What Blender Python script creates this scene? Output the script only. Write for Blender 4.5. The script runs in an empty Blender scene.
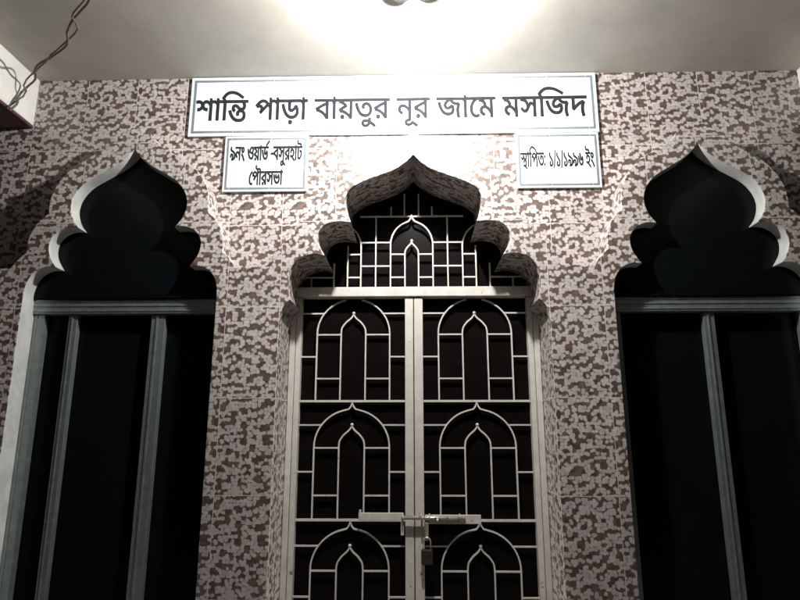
import bpy, bmesh, math, random
import numpy as np
from mathutils import Vector
from mathutils.geometry import delaunay_2d_cdt
random.seed(7)
S = bpy.context.scene
C = S.collection

# ------------------------------------------------------------- camera
cam_d = bpy.data.cameras.new('camera')
cam = bpy.data.objects.new('camera', cam_d)
C.objects.link(cam)
cam.location = (0.0, -2.6, 1.5)
cam.rotation_euler = (math.radians(90 + 12.6), 0.0, math.radians(1.37))
cam_d.sensor_width = 36.0
cam_d.lens = 596.0 / 800.0 * 36.0
cam_d.clip_start = 0.02
cam_d.clip_end = 500.0
S.camera = cam

# ------------------------------------------------------------- night sky
world = bpy.data.worlds.new('World')
S.world = world
world.use_nodes = True
wn = world.node_tree.nodes
wl = world.node_tree.links
bg = wn.get('Background') or wn.new('ShaderNodeBackground')
sky = wn.new('ShaderNodeTexSky')
sky.sky_type = 'NISHITA'
sky.sun_disc = False
sky.sun_elevation = math.radians(-3.0)
sky.sun_rotation = math.radians(200)
wl.new(sky.outputs[0], bg.inputs[0])
bg.inputs[1].default_value = 0.012
S.view_settings.view_transform = 'Standard'
S.view_settings.look = 'None'
S.view_settings.gamma = 1.0
S.view_settings.use_curve_mapping = False
S.view_settings.exposure = 0.0
S.cycles.max_bounces = 8
S.cycles.diffuse_bounces = 4
S.cycles.sample_clamp_indirect = 3.0
BULB = (0.0, -0.575, 3.205)
BULB_STRENGTH = 5500.0

CEIL = 3.288
REC = 0.13          # depth of the recessed tile field behind the raised arch bands
ROW0, ROWH = 1.245, 0.404
COLW = 0.2408

# ------------------------------------------------------------- materials
def new_mat(name):
    m = bpy.data.materials.new(name)
    m.use_nodes = True
    nt = m.node_tree
    return m, nt, nt.nodes.get('Principled BSDF')

def simple(name, col, rough=0.5, metal=0.0, var=0.12, scale=14.0, bump=0.0, spec=0.5, vcol=None, wear=None):
    """Principled material whose colour wanders a little with a noise in object space."""
    m, nt, p = new_mat(name)
    tc = nt.nodes.new('ShaderNodeTexCoord')
    nz = nt.nodes.new('ShaderNodeTexNoise')
    nz.inputs['Scale'].default_value = scale
    nz.inputs['Detail'].default_value = 6.0
    nz.inputs['Roughness'].default_value = 0.65
    nt.links.new(tc.outputs['Object'], nz.inputs['Vector'])
    mx = nt.nodes.new('ShaderNodeMix'); mx.data_type = 'RGBA'
    a = [c * (1 - var) for c in col]; b = [min(1, c * (1 + var)) for c in col]
    if vcol: a = vcol
    mx.inputs[6].default_value = (*a, 1); mx.inputs[7].default_value = (*b, 1)
    rp = nt.nodes.new('ShaderNodeMapRange')
    rp.inputs[1].default_value = 0.3; rp.inputs[2].default_value = 0.7
    nt.links.new(nz.outputs[0], rp.inputs[0])
    nt.links.new(rp.outputs[0], mx.inputs[0])
    out = mx.outputs[2]
    if wear:        # rust or dirt spots: (colour, threshold, scale)
        n2 = nt.nodes.new('ShaderNodeTexNoise'); n2.inputs['Scale'].default_value = wear[2]; n2.inputs['Detail'].default_value = 8.0
        n2.inputs['Roughness'].default_value = 0.7
        nt.links.new(tc.outputs['Object'], n2.inputs['Vector'])
        r2 = nt.nodes.new('ShaderNodeMapRange'); r2.inputs[1].default_value = wear[1]; r2.inputs[2].default_value = wear[1]+.05
        nt.links.new(n2.outputs[0], r2.inputs[0])
        m2 = nt.nodes.new('ShaderNodeMix'); m2.data_type = 'RGBA'
        nt.links.new(r2.outputs[0], m2.inputs[0]); nt.links.new(out, m2.inputs[6]); m2.inputs[7].default_value = (*wear[0], 1)
        out = m2.outputs[2]
    nt.links.new(out, p.inputs['Base Color'])
    p.inputs['Roughness'].default_value = rough
    p.inputs['Metallic'].default_value = metal
    p.inputs['Specular IOR Level'].default_value = spec
    if bump:
        bp = nt.nodes.new('ShaderNodeBump')
        bp.inputs['Strength'].default_value = bump
        bp.inputs['Distance'].default_value = 0.002
        nt.links.new(nz.outputs[0], bp.inputs['Height'])
        nt.links.new(bp.outputs[0], p.inputs['Normal'])
    return m

def tile_mat():
    """Glazed wall tile: rows of pale scalloped blobs over brown, pale joints. UV is in metres."""
    m, nt, p = new_mat('mottled_wall_tile')
    N, Lk = nt.nodes, nt.links
    uv = N.new('ShaderNodeUVMap'); uv.uv_map = 'UVMap'
    sep = N.new('ShaderNodeSeparateXYZ'); Lk.new(uv.outputs[0], sep.inputs[0])
    def M(op, a, b=None, c=None):
        n = N.new('ShaderNodeMath'); n.operation = op
        for i, v in enumerate((a, b, c)):
            if v is None: continue
            if isinstance(v, (int, float)): n.inputs[i].default_value = v
            else: Lk.new(v, n.inputs[i])
        return n.outputs[0]
    def comb(x, y, z=0.0):
        n = N.new('ShaderNodeCombineXYZ')
        for i, v in enumerate((x, y, z)):
            if isinstance(v, (int, float)): n.inputs[i].default_value = v
            else: Lk.new(v, n.inputs[i])
        return n.outputs[0]
    u, v = sep.outputs[0], sep.outputs[1]
    tu = M('DIVIDE', u, COLW); tv = M('DIVIDE', v, ROWH)
    iu = M('FLOOR', tu); iv = M('FLOOR', tv)
    fu = M('SUBTRACT', tu, iu); fv = M('SUBTRACT', tv, iv)
    wnz = N.new('ShaderNodeTexWhiteNoise'); wnz.noise_dimensions = '2D'
    Lk.new(comb(iu, iv), wnz.inputs['Vector'])
    # three printings of the tile, picked per tile
    pick = M('FLOOR', M('MULTIPLY', wnz.outputs[0], 4.0))
    pu = M('ADD', M('MULTIPLY', fu, COLW), M('MULTIPLY', pick, 1.37))
    pv = M('ADD', M('MULTIPLY', fv, ROWH), M('MULTIPLY', pick, 0.71))
    P = comb(pu, pv)
    vor = N.new('ShaderNodeTexVoronoi'); vor.voronoi_dimensions = '2D'; vor.feature = 'F1'
    vor.inputs['Scale'].default_value = VSC
    vor.inputs['Randomness'].default_value = 0.75
    Lk.new(P, vor.inputs['Vector'])
    s2 = N.new('ShaderNodeSeparateXYZ'); Lk.new(vor.outputs['Position'], s2.inputs[0])
    cu, cv = s2.outputs[0], s2.outputs[1]
    n1 = N.new('ShaderNodeTexNoise'); n1.noise_dimensions = '2D'
    n1.inputs['Scale'].default_value = 12.5; n1.inputs['Detail'].default_value = 0.0
    Lk.new(comb(cu, cv), n1.inputs['Vector'])
    n2 = N.new('ShaderNodeTexNoise'); n2.noise_dimensions = '2D'
    n2.inputs['Scale'].default_value = 31.0; n2.inputs['Detail'].default_value = 0.0
    Lk.new(comb(cu, M('MULTIPLY', cv, 1.5)), n2.inputs['Vector'])
    wob = M('SINE', M('MULTIPLY', cu, 2 * math.pi / 0.105))
    ph = M('ADD', M('MULTIPLY', cv, 2 * math.pi / 0.0448), M('MULTIPLY', wob, 0.8))
    ph = M('ADD', ph, M('MULTIPLY', n1.outputs[0], 8.0))
    ph = M('SUBTRACT', ph, M('MULTIPLY', cu, 42.0))
    f = M('ADD', M('MULTIPLY', M('SINE', ph), 0.50), M('MULTIPLY', M('SUBTRACT', n2.outputs[0], 0.5), 2.2))
    lit = M('GREATER_THAN', f, -0.21)
    rad = N.new('ShaderNodeMapRange'); rad.interpolation_type = 'SMOOTHSTEP'
    Lk.new(vor.outputs['Distance'], rad.inputs[0])
    rad.inputs[1].default_value = 0.46; rad.inputs[2].default_value = 0.76
    rad.inputs[3].default_value = 1.0; rad.inputs[4].default_value = 0.0
    mask = M('MULTIPLY', lit, rad.outputs[0])
    # colours
    n3 = N.new('ShaderNodeTexNoise'); n3.inputs['Scale'].default_value = 38.0; n3.inputs['Detail'].default_value = 4.0
    Lk.new(P, n3.inputs['Vector'])
    def mix(a, b, fac):
        n = N.new('ShaderNodeMix'); n.data_type = 'RGBA'
        for i, q in ((6, a), (7, b)):
            if isinstance(q, tuple): n.inputs[i].default_value = (*q, 1)
            else: Lk.new(q, n.inputs[i])
        if isinstance(fac, (int, float)): n.inputs[0].default_value = fac
        else: Lk.new(fac, n.inputs[0])
        return n.outputs[2]
    r3 = N.new('ShaderNodeMapRange'); r3.inputs[1].default_value = .35; r3.inputs[2].default_value = .65
    Lk.new(n3.outputs[0], r3.inputs[0])
    brown = mix((0.054, 0.032, 0.028), (0.150, 0.100, 0.078), r3.outputs[0])
    pale = mix((0.39, 0.350, 0.336), (0.54, 0.500, 0.480), r3.outputs[0])
    col = mix(brown, pale, mask)
    eu = M('MULTIPLY', M('MINIMUM', fu, M('SUBTRACT', 1.0, fu)), COLW)
    ev = M('MULTIPLY', M('MINIMUM', fv, M('SUBTRACT', 1.0, fv)), ROWH)
    # firing difference from tile to tile, and grime in big soft patches
    ng = N.new('ShaderNodeTexNoise'); ng.inputs['Scale'].default_value = 2.3; ng.inputs['Detail'].default_value = 5.0
    Lk.new(uv.outputs[0], ng.inputs['Vector'])
    gr = M('MULTIPLY', M('ADD', 0.90, M('MULTIPLY', wnz.outputs[0], 0.16)), M('ADD', 0.80, M('MULTIPLY', ng.outputs[0], 0.36)))
    vm = N.new('ShaderNodeVectorMath'); vm.operation = 'SCALE'
    Lk.new(col, vm.inputs[0]); Lk.new(gr, vm.inputs['Scale']); col = vm.outputs[0]
    joint = M('LESS_THAN', M('MINIMUM', eu, ev), 0.0013)
    col = mix(col, (0.60, 0.52, 0.48), joint)
    Lk.new(col, p.inputs['Base Color'])
    rr = M('ADD', 0.43, M('MULTIPLY', joint, 0.4))
    Lk.new(rr, p.inputs['Roughness'])
    p.inputs['Specular IOR Level'].default_value = 0.95
    nb = N.new('ShaderNodeTexNoise'); nb.inputs['Scale'].default_value = 9.0; nb.inputs['Detail'].default_value = 1.0
    Lk.new(uv.outputs[0], nb.inputs['Vector'])
    hgt = M('SUBTRACT', M('MULTIPLY', nb.outputs[0], 0.8), joint)
    bp = N.new('ShaderNodeBump'); bp.inputs['Strength'].default_value = 0.35; bp.inputs['Distance'].default_value = 0.0015
    Lk.new(hgt, bp.inputs['Height']); Lk.new(bp.outputs[0], p.inputs['Normal'])
    return m
VSC = 72.0
TILE = tile_mat()
PLASTER = simple('off_white_plaster', (0.55, 0.54, 0.50), 0.75, var=0.10, scale=6, bump=0.25)
REVEAL = simple('grey_white_reveal_plaster', (0.44, 0.445, 0.43), 0.35, var=0.22, scale=12, bump=.3)
CEILM = simple('ceiling_plaster', (0.50, 0.48, 0.43), 0.8, var=0.13, scale=2.6, bump=0.6)
MAROON = simple('maroon_paint', (0.06, 0.018, 0.025), 0.45, var=0.3)
ALU = simple('dull_grey_green_aluminium', (0.25, 0.285, 0.28), 0.36, metal=0.65, var=0.2, scale=30, wear=((.40, .40, .37), .62, 30))
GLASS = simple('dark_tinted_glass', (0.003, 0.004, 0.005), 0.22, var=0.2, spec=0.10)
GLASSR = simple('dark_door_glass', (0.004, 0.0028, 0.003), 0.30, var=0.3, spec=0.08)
CREAM = simple('cream_gate_paint', (0.52, 0.495, 0.45), 0.42, var=0.14, scale=18, bump=0.35, wear=((.18, .10, .06), .645, 22))
STEEL = simple('worn_bolt_steel', (0.50, 0.47, 0.42), 0.32, metal=0.6, var=0.25, scale=40, wear=((.15, .08, .05), .55, 60))
LOCKM = simple('dark_padlock_metal', (0.045, 0.035, 0.032), 0.4, metal=0.5, var=0.4, scale=50)
BOARD = simple('white_glazed_board', (0.60, 0.65, 0.69), 0.42, var=0.08, scale=7)
INK = simple('charcoal_lettering', (0.020, 0.021, 0.024), 0.7, var=0.3, scale=30, spec=0.04)
BORDER = simple('grey_board_border', (0.15, 0.17, 0.18), 0.6, var=0.15, scale=30, spec=0.2)
WIREM = simple('old_brown_wire', (0.10, 0.075, 0.055), 0.6, var=0.4, scale=60)
BAKE = simple('black_bakelite', (0.004, 0.004, 0.004), 0.7, var=0.3, spec=0.05)
FLOORM = simple('grey_terrazzo', (0.40, 0.37, 0.34), 0.35, var=0.2, scale=60)
EARTH = simple('packed_earth', (0.12, 0.10, 0.075), 0.9, var=0.35, scale=3, bump=0.5)

def bulb_mat():
    m = bpy.data.materials.new('lit_bulb_glass'); m.use_nodes = True
    nt = m.node_tree
    for n in list(nt.nodes):
        if n.type != 'OUTPUT_MATERIAL': nt.nodes.remove(n)
    e = nt.nodes.new('ShaderNodeEmission')
    e.inputs[0].default_value = (1.0, 0.985, 0.955, 1)
    e.inputs[1].default_value = BULB_STRENGTH
    nt.links.new(e.outputs[0], [n for n in nt.nodes if n.type == 'OUTPUT_MATERIAL'][0].inputs[0])
    return m
BULBM = bulb_mat()

# ------------------------------------------------------------- object helpers
def tag(o, label=None, cat=None, group=None, kind=None):
    if label: o['label'] = label
    if cat: o['category'] = cat
    if group: o['group'] = group
    if kind: o['kind'] = kind
    return o

def thing(name, loc, label, cat, group=None):
    o = bpy.data.objects.new(name, None)
    o.empty_display_size = 0.1
    o.location = loc
    C.objects.link(o)
    return tag(o, label, cat, group)

def world_loc(o):
    v = Vector((0, 0, 0))
    while o is not None:
        v = v + Vector(o.location); o = o.parent
    return v

def link(name, me, mats, parent=None):
    """Links a mesh given in world coordinates; under a parent it is moved to the parent's frame."""
    o = bpy.data.objects.new(name, me)
    for m in (mats if isinstance(mats, (list, tuple)) else [mats]): me.materials.append(m)
    C.objects.link(o)
    if parent:
        o.parent = parent
        off = world_loc(parent)
        for v in me.vertices: v.co -= off
    return o

class MB:
    """Collects shapes in world coordinates into one mesh."""
    def __init__(s): s.bm = bmesh.new()
    def box(s, x0, x1, y0, y1, z0, z1, bev=0.0):
        vs = [s.bm.verts.new((x, y, z)) for x in (x0, x1) for y in (y0, y1) for z in (z0, z1)]
        idx = [(0,1,3,2), (4,6,7,5), (0,4,5,1), (2,3,7,6), (0,2,6,4), (1,5,7,3)]
        fs = [s.bm.faces.new([vs[i] for i in f]) for f in idx]
        if bev:
            es = {e for f in fs for e in f.edges}
            bmesh.ops.bevel(s.bm, geom=list(es), offset=bev, segments=2, affect='EDGES', profile=0.5)
        return s
    def strip(s, pts, w, y0, y1, closed=False):
        """Flat bar of width w bent along a path in the x-z plane, from y0 to y1."""
        P = [Vector((a, b)) for a, b in pts]; n = len(P); L, R = [], []
        for i in range(n):
            a = P[i-1] if (i or closed) else P[i]; b = P[(i+1) % n] if (i < n-1 or closed) else P[i]
            d1 = (P[i]-a); d2 = (b-P[i])
            if d1.length < 1e-9: d1 = d2
            if d2.length < 1e-9: d2 = d1
            d1 = d1.normalized(); d2 = d2.normalized()
            n1 = Vector((-d1.y, d1.x)); n2 = Vector((-d2.y, d2.x)); m = n1 + n2
            m = m.normalized() if m.length > 1e-6 else n1
            k = min(2.0, 1 / max(0.4, m.dot(n1)))
            L.append(P[i] + m*w/2*k); R.append(P[i] - m*w/2*k)
        rings = []
        for l, r in zip(L, R):
            rings.append([s.bm.verts.new((l.x, y0, l.y)), s.bm.verts.new((r.x, y0, r.y)),
                          s.bm.verts.new((r.x, y1, r.y)), s.bm.verts.new((l.x, y1, l.y))])
        m = n if closed else n-1
        for i in range(m):
            A, B = rings[i], rings[(i+1) % n]
            for k in range(4): s.bm.faces.new((A[k], A[(k+1) % 4], B[(k+1) % 4], B[k]))
        if not closed:
            s.bm.faces.new(rings[0][::-1]); s.bm.faces.new(rings[-1])
        return s
    def tube(s, pts, r, seg=8, cap=True):
        P = [Vector(p) for p in pts]; rings = []
        rr = r if isinstance(r, (list, tuple)) else [r]*len(P)
        ref = Vector((0, 0, 1))
        for i, p in enumerate(P):
            d = (P[min(i+1, len(P)-1)] - P[max(i-1, 0)]).normalized()
            a = d.cross(ref)
            if a.length < 1e-3: a = d.cross(Vector((1, 0, 0)))
            a.normalize(); b = d.cross(a).normalized()
            rings.append([s.bm.verts.new(p + (a*math.cos(t)+b*math.sin(t))*rr[i]) for t in [2*math.pi*k/seg for k in range(seg)]])
        for A, B in zip(rings, rings[1:]):
            for k in range(seg): s.bm.faces.new((A[k], A[(k+1) % seg], B[(k+1) % seg], B[k]))
        if cap: s.bm.faces.new(rings[0][::-1]); s.bm.faces.new(rings[-1])
        return s
    def lathe(s, prof, cx, cy, seg=32, axis='z', cz=0.0):
        """prof: (radius, height) pairs turned about a vertical axis at cx, cy."""
        rings = []
        for r, h in prof:
            rings.append([s.bm.verts.new((cx + r*math.cos(t), cy + r*math.sin(t), h)) for t in [2*math.pi*k/seg for k in range(seg)]])
        for A, B in zip(rings, rings[1:]):
            for k in range(seg): s.bm.faces.new((A[k], A[(k+1) % seg], B[(k+1) % seg], B[k]))
        s.bm.faces.new(rings[0][::-1]); s.bm.faces.new(rings[-1])
        return s
    def build(s, name, mat, parent=None, smooth=False):
        bmesh.ops.recalc_face_normals(s.bm, faces=s.bm.faces)
        me = bpy.data.meshes.new(name)
        s.bm.to_mesh(me); s.bm.free()
        if smooth:
            for p in me.polygons: p.use_smooth = True
        return link(name, me, mat, parent)

def fill(contours, y0, y1, bev=0.0):
    """Closed outlines in the x-z plane (outer first, holes after) turned into a solid from y0 to y1."""
    cu = bpy.data.curves.new('tmp', 'CURVE'); cu.dimensions = '2D'; cu.fill_mode = 'BOTH'
    for ct in contours:
        sp = cu.splines.new('POLY'); sp.points.add(len(ct)-1); sp.use_cyclic_u = True
        for p, (a, b) in zip(sp.points, ct): p.co = (a, b, 0, 1)
    cu.extrude = (y1-y0)/2 - bev
    if bev: cu.bevel_depth = bev; cu.bevel_resolution = 2; cu.offset = -bev
    ob = bpy.data.objects.new('tmp', cu); C.objects.link(ob)
    dg = bpy.context.evaluated_depsgraph_get(); dg.update()
    me = bpy.data.meshes.new_from_object(ob.evaluated_get(dg))
    bpy.data.objects.remove(ob); bpy.data.curves.remove(cu)
    for v in me.vertices:
        x, y, z = v.co; v.co = (x, (y0+y1)/2 - z, y)
    me.materials.clear()
    return me

def metre_uv(me, u_of_x, dz=0.0):
    """UVs in metres: x/z on faces that look to the front, y/z or x/y on the returns."""
    uvl = me.uv_layers.new(name='UVMap') if 'UVMap' not in me.uv_layers else me.uv_layers['UVMap']
    for p in me.polygons:
        n = p.normal
        for li in p.loop_indices:
            x, y, z = me.vertices[me.loops[li].vertex_index].co
            if abs(n.y) > 0.5: uv = (u_of_x(x), z - dz - ROW0 + ROWH*4)
            elif abs(n.x) >= abs(n.z): uv = (y + 3.02, z - ROW0 + ROWH*4)
            else: uv = (u_of_x(x), y + 5.1)
            uvl.data[li].uv = uv

def smooth_path(pts, n=5):
    """Catmull-Rom through pts."""
    out = []
    for i in range(len(pts)-1):
        p0 = pts[max(i-1, 0)]; p1 = pts[i]; p2 = pts[i+1]; p3 = pts[min(i+2, len(pts)-1)]
        for k in range(n):
            t = k/n
            out.append(tuple(0.5*((2*p1[j]) + (-p0[j]+p2[j])*t + (2*p0[j]-5*p1[j]+4*p2[j]-p3[j])*t*t + (-p0[j]+3*p1[j]-3*p2[j]+p3[j])*t**3) for j in range(len(p1))))
    out.append(tuple(pts[-1]))
    return out

# ------------------------------------------------------------- the arches
def half_arch(lobes):
    """lobes: lists of (half-width, height) from the apex down, each lobe a smooth piece that meets the next in a cusp."""
    out = []
    for lb in lobes:
        q = smooth_path(lb, 6)
        if out and abs(out[-1][0]-q[0][0]) < 1e-6 and abs(out[-1][1]-q[0][1]) < 1e-6: q = q[1:]
        out += q
    return out
DOOR_HALF = half_arch([
    [(0, 2.785), (.035, 2.748), (.09, 2.710), (.17, 2.678), (.25, 2.645), (.298, 2.612), (.316, 2.570), (.310, 2.515), (.288, 2.448)],
    [(.288, 2.448), (.345, 2.455), (.405, 2.442), (.438, 2.402), (.438, 2.352), (.405, 2.290)],
    [(.405, 2.290), (.460, 2.298), (.520, 2.280), (.556, 2.238), (.568, 2.185), (.566, 2.130), (.556, 2.085)],
    [(.556, 2.085), (.575, 2.068), (.592, 2.040), (.602, 1.990)]]) + [(.602, 0.012)]
WIN_HALF = half_arch([
    [(0, 2.830), (.030, 2.790), (.080, 2.748), (.150, 2.705), (.220, 2.658), (.262, 2.600), (.274, 2.540), (.258, 2.480), (.225, 2.434)],
    [(.225, 2.434), (.275, 2.436), (.325, 2.412), (.352, 2.365), (.346, 2.305), (.310, 2.245)],
    [(.310, 2.245), (.365, 2.243), (.415, 2.210), (.440, 2.150), (.443, 2.080)]]) + [(.443, 0.45)]
def full(half, cx):
    return [(cx+a, b) for a, b in half] + [(cx-a, b) for a, b in half[::-1] if a > 0]
WX = 1.335
DOOR = full(DOOR_HALF, 0); WINL = full(WIN_HALF, -WX); WINR = full(WIN_HALF, WX)
BAND, LEDGE = 0.105, 2.24
def seg_dist(p, a, b):
    vx, vy = b[0]-a[0], b[1]-a[1]; L2 = vx*vx+vy*vy
    t = 0 if L2 == 0 else max(0, min(1, ((p[0]-a[0])*vx+(p[1]-a[1])*vy)/L2))
    return math.hypot(p[0]-a[0]-t*vx, p[1]-a[1]-t*vy)
def band_outer(ct, cx):
    segs = [(ct[i-1], ct[i]) for i in range(len(ct))]
    pts = []
    for k in range(0, 121):
        th = math.pi*k/120; dx, dz = -math.cos(th), math.sin(th)
        r = 0.95
        for _ in range(60):
            d = min(seg_dist((cx+dx*r, LEDGE+dz*r), a, b) for a, b in segs) - BAND
            if d < 0.0008: break
            r -= d*0.9
        pts.append((cx+dx*r, LEDGE+dz*r))
    return pts
outer = [(-3.2, -0.05), (-3.2, LEDGE)] + band_outer(WINL, -WX) + band_outer(DOOR, 0) + band_outer(WINR, WX) + [(3.2, LEDGE), (3.2, -0.05)]
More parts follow.
